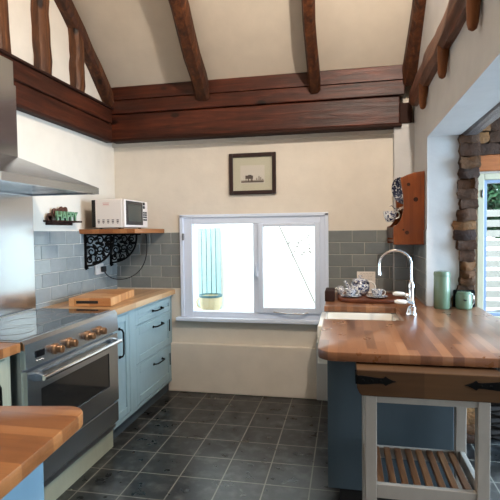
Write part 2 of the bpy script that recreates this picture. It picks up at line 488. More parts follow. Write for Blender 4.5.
# ---- kitchen window
x0, x1, z0, z1 = W1
w = struct(thing('window_1', (-.8, .03, z0), None, None))
del_keys = [k for k in ('label', 'category') if k in w]
b = MB()
for q in ((x0, x0+.10, z0, z1), (x1-.06, x1, z0, z1), (x0+.10, x1-.06, z1-.07, z1), (x0+.10, x1-.06, z0, z0+.05)):
    b.box(q[0], q[1], -.012, .07, q[2], q[3], .004)
b.box(-.800, -.755, -.006, .07, z0+.05, z1-.07, .004)
b.build('window_frame', 'upvc', w)
b = MB()
for q in ((x0-.012, x0+.02, z0, z1+.012), (x1-.02, x1+.012, z0, z1+.012), (x0-.012, x1+.012, z1-.012, z1+.016)):
    b.box(q[0], q[1], -.026, 0, q[2], q[3], .004)
b.build('window_casing', 'upvc', w)
b = MB(); b.box(x0+.10, -.800, .022, .028, z0+.05, z1-.07); b.build('pane', 'glass', w)
sx0, sx1, sz0, sz1 = -.755, x1-.06, z0+.05, z1-.07
s_ = MB()
for q in ((sx0, sx0+.045, sz0, sz1), (sx1-.045, sx1, sz0, sz1), (sx0+.045, sx1-.045, sz1-.03, sz1), (sx0+.045, sx1-.045, sz0, sz0+.05)):
    s_.box(q[0], q[1], -.028, .05, q[2], q[3], .006)
sash = s_.build('opening_sash', 'upvc', w)
b = MB(); b.box(sx0+.045, sx1-.045, .018, .024, sz0+.05, sz1-.03); b.build('pane', 'glass', sash)
b = MB(); b.tube([(-.765, -.04, 1.06), (-.765, -.05, 1.10), (-.762, -.052, 1.15), (-.762, -.045, 1.18)], .008); b.box(-.775, -.75, -.035, -.02, 1.05, 1.10, .003)
b.build('handle', 'upvc', sash, True)
b = MB(); b.tube([(-.62, -.032, z0+.062), (-.5, -.045, z0+.052), (-.36, -.045, z0+.052), (-.32, -.032, z0+.062)], .006); b.build('stay', 'chrome', sash, True)
b = MB(); b.box(x0+.012, x0+.03, -.035, -.015, 1.38, 1.44, .003); b.build('hinge', 'steel_dark', w)
b = MB(); b.box(x0-.05, x1+.0, -.065, .07, z0-.035, z0, .008); struct(b.build('window_sill', 'upvc', w))

# ---- window of the garden room, in the same outer wall
x0, x1, z0, z1 = W2
w = struct(thing('window_2', (1.5, .03, z0), None, None))
b = MB()
for q in ((x0, x0+.05, z0, z1), (x1-.05, x1, z0, z1), (x0+.05, x1-.05, z1-.05, z1), (x0+.05, x1-.05, z0, z0+.05)):
    b.box(q[0], q[1], -.02, .07, q[2], q[3], .005)
b.build('window_frame', 'cream_frame', w)
b = MB()
for q in ((x0+.05, x0+.075, z0+.05, z1-.05), (x1-.075, x1-.05, z0+.05, z1-.05), (x0+.075, x1-.075, z1-.075, z1-.05), (x0+.075, x1-.075, z0+.05, z0+.075)):
    b.box(q[0], q[1], 0, .06, q[2], q[3], .003)
sash = b.build('sash', 'sash_grey', w)
b = MB(); b.box(x0+.075, x1-.075, .028, .034, z0+.075, z1-.075); b.build('pane', 'glass', sash)
b = MB(); b.box(x0+.028, x0+.042, -.03, -.018, 1.70, 1.76, .003); b.build('hinge', 'steel_dark', w)

# ---- rubble stone end of the right wall, and stonework over the garden-room window
ST = [(2.077, .728, .857), (1.972, .735, .864), (1.873, .736, .864), (1.795, .73, .865), (1.709, .724, .856), (1.643, .737, .860), (1.59, .749, .854), (1.537, .719, .848),
      (1.491, .694, .842), (1.431, .694, .849), (1.378, .707, .843), (1.331, .726, .84), (1.271, .739, .838), (1.191, .751, .835), (1.111, .746, .836), (1.043, .727, .836),
      (.989, .702, .833), (.928, .684, .834), (.8, .70, .84), (.6, .71, .85), (.4, .70, .85), (.2, .71, .86), (0, .70, .86)]
def edge_at(z):
    for (za, la, ra), (zb, lb, rb) in zip(ST, ST[1:]):
        if zb <= z <= za:
            k = (za-z)/(za-zb); return la+(lb-la)*k, ra+(rb-ra)*k
    return .73, .86
def stone(b, x0, x1, y0, y1, z0, z1, rd):
    t = bmesh.new(); bmesh.ops.create_cube(t, size=1); bmesh.ops.subdivide_edges(t, edges=t.edges[:], cuts=3, use_grid_fill=True)
    c = Vector(((x0+x1)/2, (y0+y1)/2, (z0+z1)/2)); d = Vector((x1-x0, y1-y0, z1-z0)); a = rd.uniform(-.06, .06)
    ph = [rd.uniform(0, 6) for _ in range(6)]
    mp = {}
    for v in t.verts:
        p = v.co*2; n = p.normalized() if p.length else p; q = p*.62+n*.5
        q += Vector((math.sin(q.y*3+ph[0])*.08+math.sin(q.z*5+ph[1])*.05, math.sin(q.x*3+ph[2])*.09, math.sin(q.x*4+ph[3])*.12+math.sin(q.y*3+ph[4])*.06))
        q = Vector((q.x*d.x/2, q.y*d.y/2, q.z*d.z/2)); q = Matrix.Rotation(a, 3, 'Y') @ q
        mp[v] = b.bm.verts.new(c+q)
    for f in t.faces: b.bm.faces.new([mp[v] for v in f.verts])
    t.free()
rd = random.Random(11)
b = MB(); z = 0.0
while z < 2.06:
    h = rd.uniform(.045, .095); h = min(h, 2.08-z); zc = z+h/2
    l, r = edge_at(zc)
    if rd.random() < .15:
        k = l+(r-l)*rd.uniform(.4, .65)
        stone(b, l, k+.006, YJ-.02+rd.uniform(-.02, .01), YJ+.12, z, z+h, rd); stone(b, k-.006, r, YJ-.02+rd.uniform(-.02, .01), YJ+.12, z, z+h, rd)
    else: stone(b, l, r, YJ-.02+rd.uniform(-.025, .01), YJ+.12, z, z+h*1.05, rd)
    for yy in (YJ+.12, YJ+.30, YJ+.48): stone(b, XO-.10, XO+.01+rd.uniform(-.02, .01), yy, yy+.19, z, z+h*1.05, rd)
    z += h
pier = struct(b.build('wall_stone_end', 'stone', None, True))
b = MB(); b.box(.735, .835, YJ+.03, -.0, 0, 2.16); b.build('mortar', 'mortar', pier)
b = MB()
for zr in (2.03, 2.12, 2.21, 2.29):
    x = .88+rd.uniform(0, .1)
    while x < 2.4:
        l = rd.uniform(.12, .26); stone(b, x, x+l, -.07+rd.uniform(-.012, .012), .04, zr, zr+.088, rd); x += l
ow = struct(b.build('wall_stone_over_window', 'stone', None, True))
b = MB(); b.box(.87, 2.4, -.03, 0, 2.03, 2.36); b.build('mortar', 'mortar', ow)

# ------------------------------------------------------------------ roof timbers
BT = [(2.285, 2.505), (2.51, 2.755)]
t = thing('tie_beam', (-.8, -.1, 2.28), 'long dark red-brown double beam across the back wall above the window', 'beam', None, 'thing')
b = MB(); b.box(XL+.04, .425, -.13, -.0, 2.295, 2.512, .008); b.build('lower_board', 'beam_x', t)
b = MB(); b.box(XL+.04, .46, -.150, -.0, 2.516, 2.632, .006); b.build('middle_board', 'beam_x', t)
b = MB(); b.prism([(-.158, 2.635), (-.02, 2.635), (-.02, 2.640), (-.150, 2.748), (-.158, 2.742)], 'x', XL+.04, .46); b.build('upper_board', 'beam_x', t)
b = MB(); b.box(XL+.04, .44, -.14, -.01, 2.272, 2.295, .005); b.build('bottom_trim', 'darkwood', t)
b = MB(); b.box(.425, .52, -.115, 0, 2.30, 2.46, .006); b.build('end_shade_block', 'darkwood', t)  # dark block stands in for the shadow at the beam's end
t = thing('tie_beam', (XL+.04, -1.5, 2.28), 'dark red-brown boarded beam along the left wall above the steel hood', 'beam', None, 'thing')
b = MB(); b.box(XL, XL+.055, -4.4, -.13, 2.285, 2.425, .006); b.build('lower_board', 'beam_y', t)
b = MB(); b.box(XL, XL+.07, -4.4, -.15, 2.43, 2.55, .006); b.build('upper_board', 'beam_y', t)
b = MB(); b.box(XL, XL+.062, -4.4, -.14, 2.262, 2.285, .004); b.build('bottom_trim', 'darkwood', t)
b = MB(); b.box(XL, XL+.085, -4.4, -.15, 2.552, 2.570, .004); b.build('top_ledge', 'darkwood', t)

def roofz(y): return ZE-SL*y
def rafter(xa, xb, w, seed, label, h=.13, m='rafter', y0=-.07, y1=-2.7):
    b = MB(); n = Vector((0, -SL, -1)).normalized()
    p0 = Vector((xa, y0, roofz(y0)))+Vector((0, -math.sin(R(40)), -math.cos(R(40))))*h*.6
    p1 = Vector((xb, y1, roofz(y1)))+Vector((0, -math.sin(R(40)), -math.cos(R(40))))*h*.55
    b.log(p0, p1, w, h, seed, .016, 18, (0, 0, 1))
    o = b.build('rafter', m, None, True, (xa, y0, roofz(y0)))
    # grain runs up the slope
    tag(o, label, 'rafter', 'rafters under the sloping ceiling', 'thing')
rafter(-1.20, -1.165, .12, 3, 'dark slim rafter meeting the back beam above the left half of the window')
rafter(-.245, -.25, .092, 4, 'dark slim rafter meeting the back beam above the framed picture')
rafter(.50, .62, .12, 5, 'dark knotty rafter at the right end of the back beam')

def stud(y, z0, z1, w, seed, label, y2=None):
    b = MB(); b.log((XL+.03, y, z0), (XL+.03, y2 if y2 is not None else y, z1), w, .10, seed, .02, 10, (1, 0, 0))
    tag(b.build('wall_stud', 'stud', None, True, (XL, y, z0)), label, 'stud', 'upright studs in the left gable', 'thing')
stud(-1.075, 2.572, 3.62, .12, 21, 'rough brown upright post on the left wall beam, second from the back corner')
stud(-.645, 2.572, 3.10, .11, 22, 'rough upright post on the left wall beam nearest the back corner, under the brace')
stud(-1.50, 2.572, 3.95, .12, 23, 'brown upright post cut off by the left edge of the photo')
b = MB(); b.log((XL+.035, -.12, roofz(-.12)-.10), (XL+.035, -2.7, roofz(-2.7)-.10), .10, .12, 31, .018, 20, (1, 0, 0))
tag(b.build('gable_rafter', 'rafter', None, True, (XL, -.12, 2.6)), 'dark sloping rafter running up the left gable wall from the corner', 'rafter', None, 'thing')

t = thing('peg_beam', (XR-.04, -1.2, 2.36), 'rough brown beam with hanging wooden pegs high on the right wall', 'beam', None, 'thing')
b = MB(); b.log((XR+.002, -.24, 2.468), (XR+.002, -3.0, 2.468), .125, .15, 41, .006, 22, (0, 0, 1)); b.build('rail', 'pegbeam', t, True)
for y in (-.73, -1.37, -1.98, -2.6):
    b = MB(); y_ = y
    b.tube([(XR-.028, y_, 2.43), (XR-.030, y_, 2.38), (XR-.032, y_, 2.32), (XR-.034, y_, 2.28), (XR-.034, y_, 2.258), (XR-.034, y_, 2.25)], [.033, .030, .025, .023, .017, .006], 10)
    b.build('peg', 'peg', t, True)

b = MB(); b.log((.80, YJ+.08, 2.125), (.80, YE, 2.125), .115, .12, 51, .01, 16)
tag(b.build('lintel_beam', 'lintel_grey', None, False, (.8, YJ, 2.07)), 'rough grey timber lintel under the opening in the right wall', 'beam', None, 'thing')
b = MB(); b.box(.88, 2.4, -.06, .0, 1.905, 2.03, .006)
tag(b.build('window_lintel', 'lintel_orange', None, False, (1.5, 0, 1.9)), 'orange-brown timber lintel below dark stonework over the far right window', 'beam', None, 'thing')

# ------------------------------------------------------------------ left run of units
WT = .932
def shaker(b, x, y0, y1, z0, z1, rail=.055, t=.02, sgn=1):
    """framed front facing +x (sgn 1) or -x"""
    b.box(x, x+sgn*t, y0, y0+rail, z0, z1, .003); b.box(x, x+sgn*t, y1-rail, y1, z0, z1, .003)
    b.box(x, x+sgn*t, y0+rail, y1-rail, z0, z0+rail, .003); b.box(x, x+sgn*t, y0+rail, y1-rail, z1-rail, z1, .003)
    b.box(x, x+sgn*t*.45, y0+rail, y1-rail, z0+rail, z1-rail)
    return b
def dhandle(x, y0, y1, z0, z1, sgn=1, r=.006):
    b = MB(); o = sgn*.032
    p0, p1 = Vector((x, y0, z0)), Vector((x, y1, z1)); d = (p1-p0)
    pts = [p0, p0+Vector((o*.7, 0, 0))+d*.03, p0+Vector((o, 0, 0))+d*.12, p0+Vector((o*1.05, 0, 0))+d*.5, p0+Vector((o, 0, 0))+d*.88, p1+Vector((o*.7, 0, 0))-d*.03, p1]
    b.tube(pts, r, 8)
    for p in (p0, p1): b.lathe([(0, -.002), (.011, -.002), (.011, .005), (0, .006)], (p.x, p.y, p.z), 12, 'x')
    return b

FX = -1.565
c = thing('drawer_cabinet', (-1.85, -.4, 0), 'pale blue painted base unit with three drawers between window wall and range', 'cabinet')
b = MB(); b.box(XL+.02, FX-.02, -1.135, -.015, .10, .885); b.build('carcass', 'blue', c)
b = MB()
for y0, y1, z0, z1 in holes(-1.135, -.015, .10, .885, [(-1.105, -.875, .13, .865), (-.765, -.035, .74, .865), (-.765, -.035, .44, .725), (-.765, -.035, .125, .425)]):
    b.box(FX-.022, FX, y0, y1, z0, z1)
b.build('face_frame', 'blue', c)
for z0, z1, hz in ((.743, .862, .805), (.443, .722, .672), (.128, .422, .360)):
    d = shaker(MB(), FX-.018, -.762, -.038, z0, z1, .045 if z1 > .8 else .06, .017).build('drawer', 'blue', c)
    dhandle(FX+.001-.012+.01, -.44, -.26, hz, hz).build('handle', 'black', d, True)
    if z1 < .8:
        b = MB(); b.box(FX-.004, FX+.006, -.085, -.078, (z0+z1)/2-.02, (z0+z1)/2+.085); b.build('catch', 'black', d)
d = shaker(MB(), FX-.018, -1.102, -.878, .133, .862, .05, .018).build('door', 'blue', c)
dhandle(FX, -1.03, -1.03, .575, .775, 1, .0065).build('handle', 'black', d, True)
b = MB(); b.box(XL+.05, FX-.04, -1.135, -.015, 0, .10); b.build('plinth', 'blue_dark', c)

def slab(pts, z0, z1, bev=.004):
    return MB().prism(pts, 'z', z0, z1, bev)
def rounded(pts, rad, idx, n=6):
    out = []
    k = len(pts)
    for i, p in enumerate(pts):
        if i in idx:
            p = Vector(p); a = Vector(pts[i-1]); c_ = Vector(pts[(i+1) % k])
            u, v_ = (a-p).normalized(), (c_-p).normalized()
            cen = p+(u+v_)*rad
            for j in range(n+1):
                th = math.pi/2*j/n
                out.append(tuple(cen-v_*rad*math.cos(th)-u*rad*math.sin(th)))
        else: out.append(tuple(p))
    return out
o = slab([(XL+.004, -.0), (-1.535, -.0), (-1.535, -1.15), (XL+.004, -1.15)], .887, WT).build('worktop', 'worktop_pale', None, False, (-1.8, -.5, .887))
tag(o, 'pale oak block worktop between the range and the window wall', 'worktop')

# range cooker
YC0, YC1 = -2.095, -1.17
CX = -1.50
c = thing('range_cooker', (-1.8, -1.64, 0), 'wide stainless steel range cooker with black glass hob and bronze knobs', 'cooker')
b = MB(); b.box(XL+.03, CX-.03, YC0+.01, YC1-.01, .14, .915); b.build('body', 'steel_dark', c)
b = MB(); b.box(XL+.03, CX-.02, YC0, YC1, .915, .935, .003); b.build('hob_rim', 'steel', c)
b = MB(); b.box(XL+.045, CX-.05, YC0+.012, YC1-.012, .930, .9385, .002); hb = b.build('hob_glass', 'hob', c)
b = MB()
for (x, y, r) in ((-1.95, -1.9, .07), (-1.72, -1.9, .1), (-1.83, -1.63, .12), (-1.95, -1.38, .1), (-1.72, -1.38, .08)):
    pts = [(x+r*math.cos(a*math.pi/16), y+r*math.sin(a*math.pi/16), .9387) for a in range(32)]
    b.tube(pts, .0008, 4, False, True)
b.build('ring_marks', 'icon', hb)
b = MB(); b.prism([(CX-.03, .80), (CX-.0, .80), (CX-.005, .918), (CX-.022, .936), (CX-.03, .936)], 'y', YC0, YC1, 0); cp = b.build('control_panel', 'steel', c)
for y, z in ((-1.862, .846), (-1.735, .847), (-1.545, .845), (-1.415, .847)):
    b = MB(); b.lathe([(0, 0), (.030, 0), (.030, .010), (.024, .016), (0, .016)], (CX-.003, y, z), 20, 'x'); k = b.build('knob', 'bronze', cp, True)
    b = MB(); b.lathe([(.021, .016), (.0225, .020), (.0215, .044), (.018, .048), (0, .048)], (CX-.003, y, z), 18, 'x'); b.box(CX+.044, CX+.049, y-.003, y+.003, z-.018, z+.018); b.build('grip', 'bronze', k, True)
b = MB(); b.box(CX-.004, CX+.002, -2.022, -1.952, .838, .872, .002); b.build('display', 'display', cp)
for i in range(3):
    b = MB(); b.lathe([(0, 0), (.006, 0), (.006, .007), (0, .008)], (CX-.002, -2.01+i*.022, .82), 10, 'x'); b.build('button', 'chrome', cp, True)
b = MB()
for y0, y1, z0, z1 in holes(YC0+.008, YC1-.008, .335, .785, [(-1.985, -1.295, .455, .675)]): b.box(CX-.035, CX-.002, y0, y1, z0, z1)
od = b.build('oven_door', 'steel', c)
b = MB(); b.box(CX-.03, CX-.006, -1.985, -1.295, .455, .675); b.build('oven_glass', 'ovenglass', od)
b = MB(); yh0, yh1, zh = -2.03, -1.225, .742
b.tube([(CX+.045, yh0, zh), (CX+.045, yh1, zh)], .012, 12)
b.build('handle', 'chrome', od, True)
for y in (yh0+.02, yh1-.02):
    b = MB(); b.prism([(CX-.004, zh-.022), (CX+.04, zh-.014), (CX+.05, zh), (CX+.04, zh+.014), (CX-.004, zh+.022)], 'y', y-.016, y+.016, .003); b.build('handle_bracket', 'steel', od)
b = MB(); b.box(CX-.035, CX-.004, YC0+.008, YC1-.008, .19, .325, .004); b.build('storage_drawer', 'steel', c)
b = MB(); b.box(XL+.1, CX-.055, YC0+.01, YC1+.0, .0, .188); b.build('plinth', 'sage', c)

b = MB(); b.box(XL+.004, XL+.012, -2.15, -1.195, .94, 1.712, .002)
tag(b.build('splashback', 'steel_v', None, False, (XL, -1.65, .94)), 'plain stainless steel splashback sheet behind the hob', 'splashback')

# hood
c = thing('extractor_hood', (XL, -1.65, 1.71), 'stainless steel chimney extractor hood on the left wall over the range', 'extractor hood')
hx0, hx1, hy0, hy1, hz = XL+.004, -1.60, -2.1, -1.2, 1.708
cx1, cy0, cy1 = -1.895, -1.84, -1.595
bm = MB(); bb = bm.bm
top = [(hx0, cy0, 1.905), (cx1, cy0, 1.905), (cx1, cy1, 1.905), (hx0, cy1, 1.905)]
bot = [(hx0, hy0, hz+.042), (hx1, hy0, hz+.042), (hx1, hy1, hz+.042), (hx0, hy1, hz+.042)]
A = [bb.verts.new(p) for p in bot]; B = [bb.verts.new(p) for p in top]
for i in range(4): bb.faces.new((A[i], A[(i+1) % 4], B[(i+1) % 4], B[i]))
bb.faces.new(B); bb.faces.new(A[::-1])
bm.build('canopy', 'steel', c)
b = MB()
for q in ((hx0, hx1, hy0, hy0+.03), (hx0, hx1, hy1-.03, hy1), (hx1-.03, hx1, hy0+.03, hy1-.03), (hx0, hx0+.03, hy0+.03, hy1-.03)): b.box(q[0], q[1], q[2], q[3], hz, hz+.042)
b.build('rim', 'steel', c)
for i in range(3):
    b = MB(); y0 = hy0+.04+i*.277; b.box(hx0+.05, hx1-.045, y0, y0+.265, hz+.012, hz+.02, .002)
    for j in range(9): b.box(hx0+.06, hx1-.055, y0+.012+j*.028, y0+.024+j*.028, hz+.008, hz+.012)
    b.build('filter_panel', 'steel', c)
b = MB(); b.box(hx0, cx1, cy0, cy1, 1.905, 2.32); b.build('lower_chimney', 'steel_v', c)
b = MB(); b.box(hx0, cx1-.008, cy0+.008, cy1-.008, 2.32, 2.46); b.build('upper_chimney', 'steel_v', c)

# small worktop and unit left of the range
o = slab([(XL+.004, -2.105), (-1.52, -2.105), (-1.52, -2.91), (XL+.004, -3.005)], .887, WT).build('worktop', 'worktop_honey', None, False, (-1.8, -2.4, .887))
tag(o, 'short orange wood worktop left of the range, by the splashback', 'worktop')
c = thing('base_cabinet', (-1.85, -2.45, 0), 'base unit tinted as warm-lit paint, left of the steel range', 'cabinet')
b = MB(); b.box(XL+.02, -1.575, -2.815, -2.11, .10, .885); b.build('carcass', 'sage', c)
d = shaker(MB(), -1.575, -2.80, -2.155, .13, .865, .06, .02).build('door', 'sage', c)
dhandle(-1.555, -2.24, -2.24, .60, .78).build('handle', 'black', d, True)
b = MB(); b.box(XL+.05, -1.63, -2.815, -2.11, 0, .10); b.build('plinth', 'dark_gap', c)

# foreground return
fp = rounded([(XL+.004, -3.025), (-.748, -2.79), (-.68, -3.5), (XL+.004, -3.5)], .075, (1,), 8)
o = slab(fp, .892, .934, .006).build('worktop', 'worktop_honey', None, True, (-1.3, -3.1, .892))
tag(o, 'orange-brown wooden worktop with rounded corner in the near left corner', 'worktop')
c = thing('base_cabinet', (-1.4, -3.1, 0), 'pale blue cabinet under the rounded worktop in the near left corner', 'cabinet')
b = MB(); b.box(XL+.02, -.82, -3.46, -3.05, .10, .888); b.build('carcass', 'blue', c)
b = MB(); b.box(-.82, -.80, -3.47, -2.95, .0, .888, .003); b.build('end_panel', 'blue_mid', c)
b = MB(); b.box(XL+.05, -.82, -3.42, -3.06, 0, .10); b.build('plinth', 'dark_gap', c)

# ------------------------------------------------------------------ right run: peninsula
LX = -.135
notch = [(LX-.012, -.012), (LX-.012, -.805), (.325, -.805), (.325, -1.28), (LX+.004, -1.28)]
front = rounded([(LX+.004, -1.29), (LX+.012, -2.045), (.865, -2.045), (.865, -.72)], .075, (1,), 8)
wp = notch+front[1:]+[(.69, -.725), (XR-.01, -.715), (XR-.01, -.11), (.39, -.11), (.375, -.012)]
o = slab(wp, .892, WT, .005).build('worktop', 'worktop_red', None, True, (.3, -1.2, .892))
tag(o, 'reddish walnut block worktop with rounded corner around the sink and tap', 'worktop')

PX = -.085
c = thing('sink_cabinet', (.2, -.8, 0), 'blue base units under the red-brown worktop, with end panel coloured as if shaded', 'cabinet')
b = MB(); b.box(PX+.01, .50, -1.575, -.02, .10, .62); b.box(PX+.01, .5, -.79, -.02, .62, .885); b.box(PX+.01, .50, -1.575, -1.29, .62, .885); b.build('carcass', 'blue_dark', c)
b = MB(); b.box(PX-.012, .524, -1.60, -1.577, .095, .888, .003); b.build('end_panel', 'blue_dark', c)
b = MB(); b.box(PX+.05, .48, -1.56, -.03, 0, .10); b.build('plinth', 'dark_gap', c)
for y0, y1, z1, hy in ((-1.57, -1.295, .87, -1.33), (-1.285, -1.045, .60, -1.08), (-1.04, -.80, .60, -1.0), (-.79, -.30, .87, -.36)):
    d = shaker(MB(), PX+.01, y0, y1, .115, z1, .05, .02, -1).build('door', 'blue', c)
    if y0 == -.79: dhandle(PX-.01, hy, hy, .45, .62, -1).build('handle', 'black', d, True)

# sink
c = thing('butler_sink', (.09, -1.04, .66), 'white ceramic butler sink set into the red-brown worktop', 'sink')
b = MB()
b.box(-.165, .335, -1.30, -.785, .665, .70, .01)
for q in ((-.165, -.125, -1.30, -.785), (.30, .335, -1.30, -.785), (-.125, .30, -1.30, -1.265), (-.125, .30, -.82, -.785)): b.box(q[0], q[1], q[2], q[3], .68, .889, .008)
b.build('basin', 'ceramic', c, True)
b = MB(); b.lathe([(0, 0), (.04, 0), (.045, .004), (0, .005)], (.09, -1.04, .7), 20); b.build('drain', 'chrome', c, True)

# tap
tx, ty = .392, -1.06
c = thing('kitchen_tap', (tx, ty, WT), 'chrome swan-neck tap with white ceramic levers beside the sink', 'tap')
b = MB(); b.lathe([(0, 0), (.034, 0), (.034, .006), (.028, .014), (.016, .05), (.02, .06), (.02, .075), (.014, .085), (.014, .16), (.018, .165), (.018, .185), (.009, .2), (0, .2)], (tx, ty, WT), 20); b.build('body', 'chrome', c, True)
b = MB(); pts = [(tx, ty, WT+.18), (tx, ty, 1.22)]
r_ = .094
for i in range(13):
    a = math.pi*i/12; pts.append((tx-r_+r_*math.cos(a), ty+.01*i/12, 1.235+r_*math.sin(a)*.95))
pts += [(tx-2*r_, ty+.01, 1.21), (tx-2*r_, ty+.01, 1.17)]
b.tube(pts, [.0075]*(len(pts)-2)+[.008, .0095], 12); b.build('spout', 'chrome', c, True)
for dy, dz, l, tip in ((.05, .105, .085, 0), (-.05, .07, .085, 0)):
    b = MB(); b.tube([(tx, ty+dy*.3, WT+dz), (tx-.01, ty+dy, WT+dz), (tx-.03, ty+dy, WT+dz+.01)], [.017, .019, .012], 12)
    b.lathe([(0, 0), (.022, 0), (.022, .02), (0, .025)], (tx, ty+dy, WT+dz-.035), 14); v_ = b.build('valve', 'chrome', c, True)
    b = MB(); b.tube([(tx-.028, ty+dy, WT+dz+.01), (tx-.045, ty+dy, WT+dz+.012), (tx-.09, ty+dy, WT+dz+.014), (tx-.105, ty+dy, WT+dz+.014)], [.008, .0135, .014, .007], 12); b.build('lever', 'ceramic', v_, True)
for dy in (-.045, .045):
    b = MB(); b.tube([(tx, ty+dy, WT+.004), (tx+.004, ty+dy*.8, WT+.06), (tx, ty+dy*.3, WT+.10)], [.02, .012, .011], 10); b.build('leg', 'chrome', c, True)

# live-edge board and tea things
bz = WT
rd = random.Random(3)
pts = []
for i in range(26):
    a = 2*math.pi*i/26
    ca, sa = math.cos(a), math.sin(a)
    px = .165+.235*math.copysign(abs(ca)**.55, ca); py = -.465+.20*math.copysign(abs(sa)**.7, sa)
    pts.append((px+rd.uniform(-.012, .012), py+rd.uniform(-.012, .012)))
o = slab(pts, bz, bz+.030, .009).build('serving_board', 'traywood', None, True, (.1, -.45, bz))
tag(o, 'thick brown live-edge wooden board under the teapot and cups', 'board')
tb = bz+.030
b = MB(); b.box(-.152, -.082, -.60, -.38, bz, bz+.078, .006)
tag(b.build('wood_block', 'darkwood', None, True, (-.15, -.5, bz)), 'dark wooden block at the window end of the tea board', 'block')

def handle_ring(b, c, r, axis_dir, t=.006, a0=-100, a1=100, n=12, sq=1.0):
    pts = []
    for i in range(n+1):
        a = R(a0+(a1-a0)*i/n); pts.append((c[0]+axis_dir*r*math.cos(a), c[1], c[2]+r*sq*math.sin(a)))
    return b.tube(pts, t, 8)
tpx, tpy = .105, -.44
c = thing('teapot', (tpx, tpy, tb), 'blue and white patterned teapot in the middle of the wooden board', 'teapot')
b = MB(); b.lathe([(0, .002), (.042, .002), (.045, .008), (.052, .014), (.066, .035), (.070, .062), (.067, .09), (.056, .108), (.053, .112), (0, .112)], (tpx, tpy, tb), 32); b.build('body', 'china', c, True)
b = MB(); b.lathe([(.0675, .088), (.0685, .09), (.060, .1065), (.0585, .106)], (tpx, tpy, tb), 32); b.build('shoulder_band', 'china_dark', c, True)
b = MB(); b.lathe([(.054, .110), (.060, .113), (.052, .121), (.028, .128), (.010, .130), (.009, .136), (.014, .143), (.010, .150), (0, .152)], (tpx, tpy, tb), 28); b.build('lid', 'china_fine', c, True)
b = MB(); handle_ring(b, (tpx+.068, tpy, tb+.06), .042, 1, .0075); b.build('handle', 'ceramic', c, True)
b = MB(); b.tube([(tpx-.055, tpy, tb+.04), (tpx-.085, tpy, tb+.055), (tpx-.10, tpy, tb+.085), (tpx-.115, tpy, tb+.108)], [.02, .015, .011, .009], 12); b.build('spout', 'china_fine', c, True)

cxx, cyy = .035, -.555
c = thing('teacup', (cxx, cyy, tb), 'blue and white teacup on its saucer at the left of the teapot', 'cup', 'teacups on the board')
b = MB(); b.lathe([(0, .012), (.022, .012), (.026, .016), (.036, .035), (.044, .062), (.042, .062), (.034, .038), (.022, .02), (0, .018)], (cxx, cyy, tb), 26); b.build('bowl', 'china_fine', c, True)
b = MB(); handle_ring(b, (cxx+.037, cyy, tb+.038), .02, 1, .004); b.build('handle', 'ceramic', c, True)
dup(c, (.22, -.575, tb), 'blue and white teacup on its saucer at the right of the teapot, under its handle')
b = MB(); b.lathe([(0, .001), (.035, .001), (.05, .005), (.075, .014), (.074, .016), (.05, .009), (0, .007)], (cxx, cyy, tb), 30)
s1 = b.build('saucer', 'china', None, True, (cxx, cyy, tb)); tag(s1, 'blue and white saucer under the teacup left of the teapot', 'saucer', 'saucers on the board')
dup(s1, (.22, -.575, tb), 'blue and white saucer under the teacup right of the teapot')
b = MB(); b.lathe([(0, .001), (.02, .001), (.028, .02), (.03, .04), (.022, .055), (.024, .065), (.021, .065), (.019, .055), (0, .05)], (-.04, -.42, tb), 22)
c = b.build('milk_jug', 'china_fine', None, True, (-.04, -.42, tb)); tag(c, 'tiny blue and white jug at the left end behind the teacup', 'jug')
b = MB(); handle_ring(b, (-.04-.028, -.42, tb+.035), .016, -1, .003); b.build('handle', 'ceramic', c, True)
c = thing('greeting_card', (.155, -.30, tb), 'cream card with faint writing propped up behind the teapot', 'card')
b = MB()
b.prism([(-.305, tb), (-.302, tb), (-.284, tb+.165), (-.287, tb+.165)], 'x', .085, .225); cd = b.build('card_sheet', 'card', c)
b = MB()
rd = random.Random(5)
for i in range(5):
    z = tb+.152-i*.012; x = .098+rd.uniform(0, .02); yy = -.306+(z-tb)*.1085
    while x < .20:
        l = rd.uniform(.006, .018); b.box(x, min(x+l, .212), yy-.0004, yy+.001, z-.0025, z); x += l+.006
b.build('handwriting', 'ink_pale', c)

# green tins by the stone
c = thing('storage_canister', (.617, -.80, WT), 'tall sage green lidded canister against the white wall end', 'canister', 'green canisters')
b = MB(); b.lathe([(0, 0), (.048, 0), (.051, .004), (.051, .205), (.049, .210), (.049, .214), (0, .214)], (.617, -.80, WT), 32); b.build('body', 'green_enamel', c, True)
b = MB(); b.lathe([(.051, .214), (.0515, .217), (.0515, .232), (.047, .242), (.034, .245), (0, .245)], (.617, -.80, WT), 32); b.build('lid', 'green_enamel', c, True)
c = thing('storage_canister', (.752, -.80, WT), 'small sage green canister with black bird emblem beside the rough stone', 'canister', 'green canisters')
b = MB(); b.lathe([(0, 0), (.044, 0), (.050, .006), (.051, .02), (.051, .085), (.048, .098), (.044, .101), (0, .101)], (.752, -.80, WT), 32); b.build('body', 'green_enamel', c, True)
b = MB(); b.lathe([(.044, .101), (.045, .105), (.040, .112), (0, .113)], (.752, -.80, WT), 32); b.build('lid', 'green_enamel', c, True)
b = MB()
bird = [(-.014, .004), (-.006, .008), (0, .006), (.006, .003), (.016, .001), (.006, -.002), (.002, -.006), (-.004, -.003), (-.010, 0)]
b.prism([(.748+x, WT+.06+z) for x, z in bird], 'y', -.8525, -.8500); b.build('emblem', 'soap_label', c)
b = MB(); b.tube([(.752+.050, -.815, WT+.03), (.752+.055, -.82, WT+.04), (.752+.055, -.82, WT+.085), (.752+.046, -.815, WT+.1)], .0035, 8); b.build('clip', 'chrome', c, True)
b = MB(); b.box(.70, .835, -.746, -.722, WT, WT+.115, .008)  # black block stands in for the shaded foot of the stone
